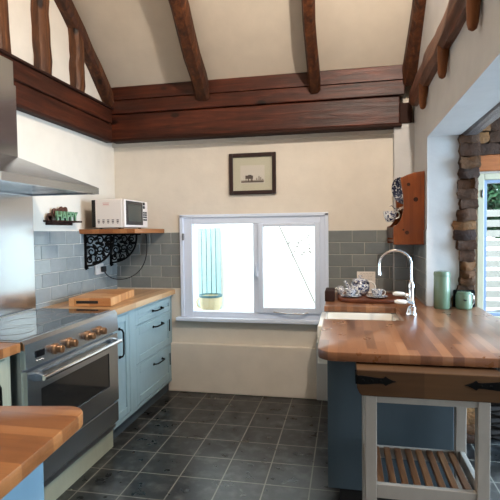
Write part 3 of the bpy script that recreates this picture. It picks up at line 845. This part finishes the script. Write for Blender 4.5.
tag(b.build('stone_shade_block', 'black', None, True, (.77, -.75, WT)), 'low black block added as dark shade behind the small green canister at the foot of the stone', 'block')

# made-up basket of sticks, added to fill the dark area beyond the trolley
c = thing('filler_basket', (1.25, -.33, 0), 'made-up dark basket of sticks filling the dark area beyond the trolley, below the far right window', 'basket')
b = MB(); bb2 = b.bm
for k in range(9):
    z = .01+k*.042; e = .012*(k % 2)+.01*k/3
    pts = []
    for i in range(48):
        t = i/48*4; q = int(t); u = t-q; w2 = .30+e*.6; d2 = .24+e*.6
        px_, py_ = [(-w2+2*w2*u, -d2), (w2, -d2+2*d2*u), (w2-2*w2*u, d2), (-w2, d2-2*d2*u)][q]
        wob = .008*math.sin(i*math.pi/2+k*math.pi)
        pts.append((1.22+px_+wob, -.36+py_+wob, z+.006*math.sin(i*math.pi/2+k*math.pi)))
    b.tube(pts, .023, 6, False, True)
b.build('weave', 'wicker', c, True)
b = MB(); b.box(.95, 1.49, -.57, -.15, .0, .03); b.build('base', 'wicker', c)
rd = random.Random(4)
for i in range(11):
    b = MB(); x = 1.0+i*.045; y = rd.uniform(-.54, -.2); a = rd.uniform(-.16, .16)
    b.tube([(x-a*.6, y+.03, .05), (x, y, .3), (x+a, y-.02, rd.uniform(.42, .5))], [.012, .014, .011], 7); b.build('stick', 'stickwood', c, True)

# pine plate rack
c = thing('plate_shelf', (.44, -.4, 1.34), 'orange pine wall shelf with curved sides on the right wall above the tap', 'shelf')
def rackside(y0, y1):
    pr = [(.536, 1.345), (.328, 1.345), (.328, 1.478)]
    for i in range(9):
        a = i/8; pr.append((.328+.067*math.sin(a*math.pi/2)+.002, 1.478+.15*(1-math.cos(a*math.pi/2))))
    pr += [(.393, 1.70), (.385, 1.745), (.378, 1.785), (.376, 1.812), (.42, 1.832), (.47, 1.848), (.536, 1.856)]
    return MB().prism(pr, 'y', y0, y1, .003)
rackside(-.62, -.60).build('side_panel', 'pine', c)
rackside(-.14, -.12).build('side_panel', 'pine', c)
for k in ((-.615, .245), (-.49, .5)):
    pass
for (x, z, r) in ((.43, 1.765, .012), (.478, 1.66, .016), (.42, 1.43, .014), (.395, 1.45, .007)):
    b = MB(); b.lathe([(0, -.6206), (r*.9, -.6206), (r, -.6203), (r, -.62)], (x, 0, z), 14, 'y'); b.build('knot', 'darkwood', c)
b = MB(); b.box(.335, .536, -.60, -.14, 1.36, 1.378); b.build('bottom_board', 'pine', c)
b = MB(); b.box(.40, .536, -.60, -.14, 1.60, 1.618); b.build('middle_board', 'pine', c)
b = MB(); b.box(.526, .538, -.60, -.14, 1.345, 1.84); b.build('back_board', 'darkwood', c)
b = MB(); b.box(.325, .337, -.60, -.14, 1.39, 1.47, .003); b.build('rail', 'beam_y', c)
# crockery
def disc_plate(x, y, z, r, tilt, label, m='china'):
    b = MB(); b.lathe([(0, .004), (r*.6, .004), (r*.66, .002), (r, -.014), (r, -.011), (r*.66, .006), (r*.6, .009), (0, .009)], (0, 0, 0), 32, 'x')
    o = b.build('plate', m, None, True)
    o.location = (x, y, z); o.rotation_euler = (0, tilt, R(38)); tag(o, label, 'plate')
disc_plate(.412, -.46, 1.738, .10, R(-14), 'dark patterned plate leaning on the pine shelf, showing past its top curve', 'china_dark')
c = thing('hanging_cup', (.325, -.42, 1.555), 'white and blue cup hanging at the open front of the pine shelf', 'cup')
b = MB(); b.lathe([(0, -.045), (.026, -.045), (.036, -.03), (.046, .0), (.05, .035), (.048, .035), (.043, 0), (.033, -.028), (0, -.038)], (.325, -.42, 1.555), 24); b.build('bowl', 'china', c, True)
b = MB(); handle_ring(b, (.365, -.42, 1.56), .026, 1, .005); b.build('handle', 'ceramic', c, True)
b = MB(); b.tube([(.392, -.42, 1.606), (.385, -.42, 1.60), (.383, -.42, 1.585), (.392, -.42, 1.58)], .003, 6)
b.tube([(.395, -.42, 1.61), (.36, -.42, 1.605), (.335, -.42, 1.63), (.318, -.42, 1.625)], .004, 6); b.build('hook', 'chrome', c, True)

# butcher's trolley
ty0, ty1 = -2.115, -1.70
lx0, lx1 = .075, .548
c = thing('butcher_trolley', (.3, -1.88, 0), 'butcher block trolley with warm white legs and slatted shelf tucked under the worktop', 'trolley')
pr = [(.052, .79), (.062, .78), (.572, .78), (.590, .79), (.590, .885), (.042, .885), (.042, .81)]
MB().prism(pr, 'y', ty0-.015, ty1+.01, .004).build('block_top', 'butcher', c)
def strap(b, x0, d):
    z = .845
    pts = [(0, -.016), (0, .018), (.012, .019), (.05, .015), (.085, .011), (.10, .012), (.108, .020), (.118, .012), (.135, .004), (.150, 0), (.135, -.004), (.118, -.012), (.108, -.019), (.10, -.011), (.085, -.010), (.05, -.014), (.012, -.018)]
    P = [(x0+d*x, z+zz) for x, zz in pts]
    if d < 0: P = P[::-1]
    b.prism(P, 'y', ty0-.020, ty0-.0145, .0012)
    for k in (.02, .055, .09): b.lathe([(0, -.004), (.005, -.003), (.006, 0)], (x0+d*k, ty0-.020, z), 8, 'y')
    return b
b = strap(MB(), .046, 1); b.box(.036, .046, ty0-.018, ty0+.06, .828, .865, .002); b.build('iron_strap', 'black', c)
b = strap(MB(), .598, -1); b.box(.588, .598, ty0-.018, ty0+.06, .828, .865, .002); b.build('iron_strap', 'black', c)
for x in (lx0, lx1-.046):
    for y in (ty0, ty1-.046):
        b = MB(); b.box(x, x+.046, y, y+.046, 0, .78, .003); b.build('leg', 'grey_white', c)
b = MB()
b.box(lx0+.046, lx1-.046, ty0+.006, ty0+.028, .748, .78, .002); b.box(lx0+.046, lx1-.046, ty1-.028, ty1-.006, .748, .78, .002)
b.box(lx0+.006, lx0+.028, ty0+.046, ty1-.046, .72, .78, .002); b.box(lx1-.028, lx1-.006, ty0+.046, ty1-.046, .72, .78, .002); b.build('top_rails', 'grey_white', c)
for nm, q in (('front_rail', (lx0+.046, lx1-.046, ty0+.006, ty0+.03)), ('back_rail', (lx0+.046, lx1-.046, ty1-.03, ty1-.006)), ('side_rail', (lx0+.008, lx0+.03, ty0+.046, ty1-.046)), ('side_rail', (lx1-.03, lx1-.008, ty0+.046, ty1-.046))):
    b = MB(); b.box(q[0], q[1], q[2], q[3], .34 if nm == 'back_rail' else .352, .395 if nm == 'back_rail' else .41, .003); b.build(nm, 'grey_white', c)
n = 8
for i in range(n):
    x = lx0+.066+i*(lx1-lx0-.132)/(n-1); b = MB(); b.box(x-.014, x+.014, ty0+.03, ty1-.03, .378, .398, .003); b.build('slat', 'slat', c)

# ------------------------------------------------------------------ things on the left
c = thing('wall_shelf', (XL, -.3, 1.46), 'oak shelf board on black ornate brackets in the back left corner', 'shelf')
b = MB(); b.box(XL+.004, -1.622, -.625, -.01, 1.448, 1.485, .003); b.build('board', 'shelf_wood', c)
def bracket(y):
    """cast scroll bracket: back bar on the wall, top bar under the board, fretwork leaves between"""
    b = MB(); t = .014; X0, Z0 = XL+.012, 1.447
    b.box(X0, X0+.016, y-t/2, y+t/2, 1.17, Z0); b.box(X0, X0+.30, y-t/2, y+t/2, Z0-.014, Z0)
    arc = [(X0+.262*math.sin(a), y, Z0-.262*math.cos(a)**.8) for a in [i*math.pi/2/14 for i in range(15)]]
    b.tube(arc, .0085, 6)
    rd = random.Random(17)
    def scroll(cx, cz, r, a0, turns=1.4, s=1):
        pts = []
        for i in range(18):
            u = i/17; a = a0+s*u*turns*2*math.pi; rr = r*(1-.75*u); pts.append((cx+rr*math.cos(a), y, cz+rr*math.sin(a)))
        b.tube(pts, .0065, 6)
    for (cx, cz, r, a0, s) in ((.055, -.055, .04, 0, 1), (.14, -.05, .04, 3, -1), (.215, -.045, .032, 1, 1), (.06, -.145, .042, 2, -1), (.135, -.13, .04, 4, 1), (.045, -.215, .03, 1, 1), (.20, -.12, .032, 5, -1), (.12, -.205, .03, 2, 1), (.175, -.185, .02, 0, -1)):
        scroll(X0+cx, Z0+cz, r, a0, 1.3, s)
    for (cx, cz, a) in ((.10, -.04, .6), (.19, -.045, 1.2), (.09, -.105, 2.2), (.03, -.11, .3), (.05, -.19, 1.4), (.15, -.085, 2.8), (.23, -.085, .2), (.10, -.16, .9), (.165, -.16, 2.0), (.09, -.235, .2), (.20, -.075, 1.0), (.02, -.05, 1.5), (.12, -.075, .1)):
        L = [(-.028, 0), (-.012, .012), (.01, .012), (.03, 0), (.01, -.012), (-.012, -.012)]
        b.prism([(X0+cx+u*math.cos(a)-v_*math.sin(a), Z0+cz+u*math.sin(a)+v_*math.cos(a)) for u, v_ in L], 'y', y-.005, y+.005)
    b.tube([(X0+.006, y, 1.19), (X0+.0, y, 1.175), (X0+.01, y, 1.158), (X0+.024, y, 1.165), (X0+.02, y, 1.178)], .009, 6)
    return b
bracket(-.56).build('bracket', 'black', c, True)
bracket(-.14).build('bracket', 'black', c, True)

c = thing('microwave', (-1.9, -.39, 1.485), 'white microwave oven with dark door window on the corner shelf', 'microwave')
mx0, mx1, my0, my1, mz0, mz1 = -2.0, -1.735, -.615, -.165, 1.495, 1.722
b = MB(); b.box(mx0+.035, mx1, my0, my1, mz0, mz1, .006); b.build('case', 'mw_white', c)
b = MB(); b.box(mx0, mx0+.034, my0+.006, my1-.006, mz0+.004, mz1-.004, .004); b.build('rear_housing', 'dark_gap', c)
b = MB(); b.box(mx1, mx1+.022, my0+.003, my1-.105, mz0+.002, mz1-.002, .004); d = b.build('door', 'mw_white', c)
b = MB(); b.box(mx1+.022, mx1+.025, my0+.03, my1-.112, mz0+.022, mz1-.012); d2 = b.build('door_surround', 'black_gloss', d)
b = MB(); b.box(mx1+.025, mx1+.0265, my0+.062, my1-.145, mz0+.05, mz1-.04); b.build('door_window', 'mw_glass', d)
b = MB(); b.box(mx1, mx1+.02, my1-.103, my1-.002, mz0+.002, mz1-.002, .004); p_ = b.build('control_strip', 'mw_white', c)
for i, z in enumerate((.205, .175, .13, .11, .09, .068)):
    for j in range(2 if i > 1 else 1):
        b = MB(); yy = my1-.085+j*.04; s_ = .013 if i < 2 else .009
        b.lathe([(0, 0), (s_, 0), (s_, .008), (0, .009)], (mx1+.02, yy, mz0+z), 12, 'x'); b.build('button', 'black_gloss', p_, True)
for i in range(5):
    x = -1.935+i*.041
    b = MB(); b.box(x-.010, x+.010, my0-.0012, my0+.001, mz0+.060, mz0+.066); b.box(x-.009, x+.009, my0-.0012, my0+.001, mz0+.040, mz0+.056); b.box(x-.006, x+.006, my0-.0012, my0+.001, mz0+.032, mz0+.036)
    b.build('vent_icon', 'icon', c)
b = MB(); b.box(-1.90, -1.84, my0-.001, my0+.001, mz0+.195, mz0+.199); b.box(-1.895, -1.845, my0-.001, my0+.001, mz0+.182, mz0+.190); b.box(-1.90, -1.84, my0-.001, my0+.001, mz0+.174, mz0+.176); b.build('faded_print', 'pink_print', c)
for x in (mx0+.06, mx1-.04):
    for y in (my0+.04, my1-.04):
        b = MB(); b.lathe([(0, 0), (.013, 0), (.013, .012), (0, .012)], (x, y, 1.4848), 10); b.build('foot', 'black_gloss', c)

c = thing('wall_socket', (XL, -.345, 1.09), 'white wall socket on the blue-lit tiles below the corner shelf', 'socket')
b = MB(); b.box(XL+.010, XL+.026, -.415, -.285, 1.098, 1.188, .004); b.build('plate', 'white_plastic', c)
b = MB(); b.box(XL+.026, XL+.032, -.395, -.38, 1.15, 1.172, .002); b.build('switch', 'white_plastic', c)
c = thing('plug', (XL+.03, -.32, 1.14), 'black plug and looping cable in the socket under the microwave shelf', 'plug')
b = MB(); b.box(XL+.027, XL+.062, -.345, -.295, 1.115, 1.165, .009); b.build('plug_body', 'black_gloss', c, True)
def bez(p, n=24):
    p = [Vector(q) for q in p]; out = []
    for i in range(n+1):
        t = i/n; q = list(p)
        while len(q) > 1: q = [q[j].lerp(q[j+1], t) for j in range(len(q)-1)]
        out.append(q[0])
    return out
b = MB(); b.tube(bez([(XL+.055, -.32, 1.118), (XL+.07, -.29, 1.02), (XL+.20, -.12, .98), (XL+.28, -.05, 1.08), (XL+.33, -.03, 1.15), (XL+.33, -.025, 1.30), (XL+.31, -.02, 1.44)]), .0045, 6); b.build('cable', 'black_gloss', c, True)

# HAPPY sign
c = thing('picture_ledge', (XL, -.87, 1.54), 'little dark ledge on the left wall between hood and microwave', 'shelf')
b = MB(); b.box(XL, XL+.075, -1.075, -.69, 1.536, 1.549, .002); b.build('board', 'darkwood', c)
b = MB(); b.box(XL, XL+.010, -1.05, -.72, 1.515, 1.536, .002); b.build('wall_batten', 'darkwood', c)
c = thing('word_sign', (XL+.04, -.87, 1.549), 'pale green HAPPY letters with brown hearts standing on the dark ledge', 'sign')
cu = bpy.data.curves.new('happy', 'FONT'); cu.body = 'HAPPY'; cu.size = .155; cu.extrude = .008; cu.offset = .004; cu.space_character = .92; cu.align_x = 'CENTER'
to = bpy.data.objects.new('tmp', cu); col.objects.link(to)
me = bpy.data.meshes.new_from_object(to.evaluated_get(bpy.context.evaluated_depsgraph_get())); bpy.data.objects.remove(to)
me.name = 'letters'
mt = Matrix(((0, 0, 1, XL+.052-(XL+.04)), (.62, 0, 0, 0), (0, .66, 0, .001), (0, 0, 0, 1)))
xs = [v.co.x for v in me.vertices]; k = .27/(max(xs)-min(xs)); mt[1][0] = k; x_mid = (max(xs)+min(xs))/2
mt[1][3] = .013-k*x_mid; zs = [v.co.y for v in me.vertices]; mt[2][1] = .068/(max(zs)-min(zs)); mt[2][3] = .0005-mt[2][1]*min(zs)
me.transform(mt); me.materials.clear(); me.materials.append(M['green_letter'])
o = bpy.data.objects.new('letters', me); col.objects.link(o); o.parent = c
def heart(y, z, s):
    pts = []
    for i in range(28):
        a = 2*math.pi*i/28; pts.append((y+s*16*math.sin(a)**3/17, z+s*(13*math.cos(a)-5*math.cos(2*a)-2*math.cos(3*a)-math.cos(4*a))/17))
    return MB().prism(pts, 'x', XL+.022, XL+.034, .002)
heart(-.955, 1.602, .052).build('heart', 'heart', c)
heart(-.87, 1.616, .055).build('heart', 'heart', c)
b = MB(); b.lathe([(0, 0), (.026, 0), (.026, .012), (0, .012)], (XL+.02, -1.035, 1.5755), 18, 'x'); b.box(XL+.02, XL+.032, -1.062, -1.008, 1.5495, 1.58); b.build('backing', 'heart', c)

# chopping board (rests on the worktop, end grain to the camera)
c = thing('chopping_board', (-1.78, -.78, WT), 'thick wooden chopping board with dark hand slot on the pale worktop', 'chopping board')
def quad_slab(b, P, z0, z1): return b.prism(P, 'z', z0, z1, .004)
ba = (-1.93, -1.065); bb_ = (-1.625, -1.03); bc = (-1.70, -.50); bd = (-2.00, -.53)
quad_slab(MB(), [ba, bb_, bc, bd], WT+.001, WT+.06).build('block', 'chop', c)
d_ = (Vector(bb_)-Vector(ba)).normalized(); nrm = Vector((d_.y, -d_.x))
p = Vector(ba)+d_*.055+nrm*.001; q = Vector(ba)+d_*.215+nrm*.001; e = -nrm*.01
MB().prism([tuple(p), tuple(q), tuple(q+e), tuple(p+e)], 'z', WT+.022, WT+.042).build('hand_slot', 'dark_gap', c)

# picture
c = thing('framed_picture', (-.795, 0, 1.77), 'small dark-framed pale landscape print on the wall above the window', 'picture')
fx0, fx1, fz0, fz1 = -1.004, -.588, 1.776, 2.136
b = MB(); f = .034
for q in ((fx0, fx0+f, fz0, fz1), (fx1-f, fx1, fz0, fz1), (fx0+f, fx1-f, fz0, fz0+f), (fx0+f, fx1-f, fz1-f, fz1)): b.box(q[0], q[1], -.026, -.001, q[2], q[3], .004)
b.build('frame', 'frame_dark', c)
b = MB(); b.box(fx0+f, fx1-f, -.010, -.004, fz0+f, fz1-f); b.build('mount', 'mount', c)
b = MB(); b.box(-.905, -.69, -.0115, -.0095, 1.872, 2.03); pr_ = b.build('print', 'paper', c)
b = MB(); b.box(-.895, -.70, -.0125, -.0112, 1.882, 1.891)
for x, w_, h_ in ((-.86, .03, .03), (-.835, .03, .035), (-.81, .018, .028)): b.box(x, x+w_, -.0125, -.0112, 1.912, 1.912+h_, 0); b.box(x+.003, x+.008, -.0125, -.0112, 1.889, 1.914); b.box(x+w_-.008, x+w_-.003, -.0125, -.0112, 1.889, 1.914)
b.build('sketch', 'ink', pr_)
b = MB()
for x, h_ in ((-.765, .03), (-.745, .045), (-.73, .035), (-.712, .02)): b.box(x, x+.012, -.0123, -.0112, 1.889, 1.889+h_)
b.box(-.9, -.695, -.0122, -.0112, 1.878, 1.9); b.build('pale_sketch', 'ink_pale', pr_)
b = MB(); b.box(fx0+f, fx1-f, -.0165, -.0155, fz0+f, fz1-f); b.build('glass', 'pic_glass', c)

# ------------------------------------------------------------------ outdoors
b = MB(); b.box(-8, 12, .22, 9, .0, .05); b.box(-12, 12, -14, YB-.2, -.02, 0); b.box(GX+.2, 12, YB, .22, -.02, .0); struct(b.build('ground', 'yard'))
b = MB(); b.box(-3.6, .75, 1.35, 1.55, 0, 2.5); struct(b.build('wall_yard', 'wall_yard'))
c = thing('yard_gate', (-1.55, 1.3, .3), 'pale turquoise plank gate seen through the left window pane', 'gate')
for i in range(5):
    b = MB(); x = -1.735+i*.058; b.box(x, x+.048, 1.30, 1.325, .05, 1.50, .003); b.build('plank', 'turq', c)
b = MB(); b.box(-1.81, -1.45, 1.325, 1.345, .5, .56); b.box(-1.81, -1.45, 1.325, 1.345, 1.3, 1.36); b.build('ledge', 'wall_yard', c)
c = thing('outdoor_sill', (-1.3, .36, 0), 'white brick ledge outside the left window pane holding the pot', 'ledge')
b = MB(); b.box(-1.6, -.9, .24, .50, 0, .675, .005); b.build('block', 'wall_yard', c)
px, py, pz = -1.30, .35, .675
c = thing('stoneware_pot', (px, py, pz), 'cream stoneware pot with teal rim outside the left window pane', 'pot')
b = MB(); b.lathe([(0, 0), (.075, 0), (.088, .012), (.108, .07), (.113, .12), (.110, .15), (.10, .15), (.1, .12), (0, .03)], (px, py, pz), 30); b.build('body', 'pot', c, True)
b = MB(); b.lathe([(.110, .142), (.117, .146), (.117, .164), (.105, .166), (.102, .142)], (px, py, pz), 30); b.build('rim', 'pot_rim', c, True)
b = MB(); handle_ring(b, (px-.10, py, pz+.08), .042, -1, .009, -100, 100, 12, 1.2); b.build('handle', 'pot', c, True)
c = thing('bean_cane', (-.4, .9, 0), 'thin leaning cane with a few sprigs seen through the right window pane', 'cane')
b = MB(); b.tube([(-.14, .9, .05), (-.29, .9, .62), (-.415, .9, .90), (-.68, .9, 1.48), (-.70, .9, 1.52)], .005, 6); b.build('stick', 'twig', c)
b = MB(); rd = random.Random(2)
for i in range(26):
    x = rd.uniform(-.62, -.35); z = rd.uniform(1.18, 1.46); s_ = rd.uniform(.007, .02); a = rd.uniform(0, 3)
    L = [(-s_, 0), (0, s_*.4), (s_, 0), (0, -s_*.4)]
    b.prism([(x+u*math.cos(a)-v_*math.sin(a), z+u*math.sin(a)+v_*math.cos(a)) for u, v_ in L], 'y', .89, .893)
for i in range(3): b.tube([(-.60+i*.06, .9, 1.30-i*.1), (-.52+i*.03, .9, 1.38-i*.05), (-.40, .9, 1.44-i*.1)], .0015, 4)
b.build('sprigs', 'twig', c)
c = thing('slat_fence', (2.3, 2.2, 0), 'white horizontal slat fence outside the far right window', 'fence')
for i in range(11):
    z = .35+i*.125; b = MB(); b.box(1.4, 4.2, 2.2, 2.225, z, z+.085, .003); b.build('slat', 'fence', c)
for x in (1.62, 2.4, 3.2):
    b = MB(); b.box(x, x+.07, 2.225, 2.29, .05, 1.72); b.build('post', 'fence', c)
b = MB(); b.lathe([(0, 0), (.16, 0), (.19, .05), (.21, .3), (.22, .34), (.20, .34), (0, .25)], (1.78, 1.45, .2), 20)
tag(b.build('planter', 'blue_dark', None, True, (1.78, 1.45, .05)), 'dark blue planter low outside the far right window', 'planter')
b = MB(); b.box(1.5, 2.1, 1.2, 1.7, .05, .2); tag(b.build('planter_plinth', 'wall_yard', None), 'pale slab under the dark blue planter outside', 'plinth')
rd = random.Random(8)
c = thing('garden_shrub', (2.4, 3.0, 0), 'leafy green shrub rising above the slat fence outside', 'shrub')
b = MB()
for i in range(9000):
    a, e_ = rd.uniform(0, 6.283), math.acos(rd.uniform(-1, 1)); rr = rd.uniform(.6, 1)
    p = Vector((2.45+1.25*rr*math.sin(e_)*math.cos(a), 3.1+.6*rr*math.sin(e_)*math.sin(a), 2.05+.75*rr*math.cos(e_)))
    u = Vector((rd.gauss(0, 1), rd.gauss(0, 1), rd.gauss(0, 1))).normalized(); v_ = u.orthogonal().normalized(); s_ = rd.uniform(.04, .09)
    q = [b.bm.verts.new(p+u*s_), b.bm.verts.new(p+v_*s_*.5), b.bm.verts.new(p-u*s_), b.bm.verts.new(p-v_*s_*.5)]; b.bm.faces.new(q)
b.build('foliage', 'leaf', c)
b = MB(); b.tube([(2.6, 3.1, 0), (2.58, 3.1, .9), (2.6, 3.1, 2.1)], [.06, .05, .03], 8); b.build('trunk', 'twig', c)

# ------------------------------------------------------------------ light
wd = bpy.data.worlds.new('World'); sc.world = wd; wd.use_nodes = True
bg = wd.node_tree.nodes['Background']; bg.inputs['Color'].default_value = (.80, .91, 1, 1); bg.inputs['Strength'].default_value = 6.0

def area(name, loc, rot, sx, sy, power, color):
    l = bpy.data.lights.new(name, 'AREA'); l.shape = 'RECTANGLE'; l.size = sx; l.size_y = sy; l.energy = power; l.color = color
    o = bpy.data.objects.new(name, l); o.location = loc; o.rotation_euler = rot; col.objects.link(o); return o
area('added_daylight_side', (GX-.02, -1.5, 1.35), (0, R(90), 0), 1.5, 1.3, 150, (.46, .72, 1))      # added area light for invented side daylight; faces -x
area('added_daylight_top', (2.3, -1.3, 2.34), (0, R(28), 0), 1.2, 1.1, 95, (.46, .72, 1))             # added area light under a closed ceiling; faces down and -x
def spot(name, loc, power, color, rad):
    l = bpy.data.lights.new(name, 'POINT'); l.energy = power; l.color = color; l.shadow_soft_size = rad
    o = bpy.data.objects.new(name, l); o.location = loc; col.objects.link(o); return o
spot('ceiling_lamp', (.4, -2.3, 3.3), 138, (1, .88, .765), .03)

# ------------------------------------------------------------------ camera
f, yaw, pit, rol = 468.6, .20178, -.03839, .01188
cy, sy = math.cos(yaw), math.sin(yaw); Rz = Matrix(((cy, -sy, 0), (sy, cy, 0), (0, 0, 1)))
c_, s_ = math.cos(pit), math.sin(pit); Rx = Matrix(((1, 0, 0), (0, c_, -s_), (0, s_, c_)))
c_, s_ = math.cos(rol), math.sin(rol); Ry = Matrix(((c_, 0, s_), (0, 1, 0), (-s_, 0, c_)))
Q = Rz @ Rx @ Ry
rt, fw, up = Q.col[0], Q.col[1], Q.col[2]
cam = bpy.data.cameras.new('camera'); cam.sensor_width = 36; cam.lens = f/500*36; cam.clip_start = .02
co = bpy.data.objects.new('camera', cam); col.objects.link(co)
mw = Matrix.Identity(4)
for i in range(3): mw[i][0], mw[i][1], mw[i][2] = rt[i], up[i], -fw[i]
mw[0][3], mw[1][3], mw[2][3] = 0, -4.05225, 1.44721
co.matrix_world = mw
sc.camera = co
vs = sc.view_settings
vs.view_transform = 'Standard'; vs.look = 'None'; vs.exposure = .24; vs.gamma = 1; vs.use_curve_mapping = False
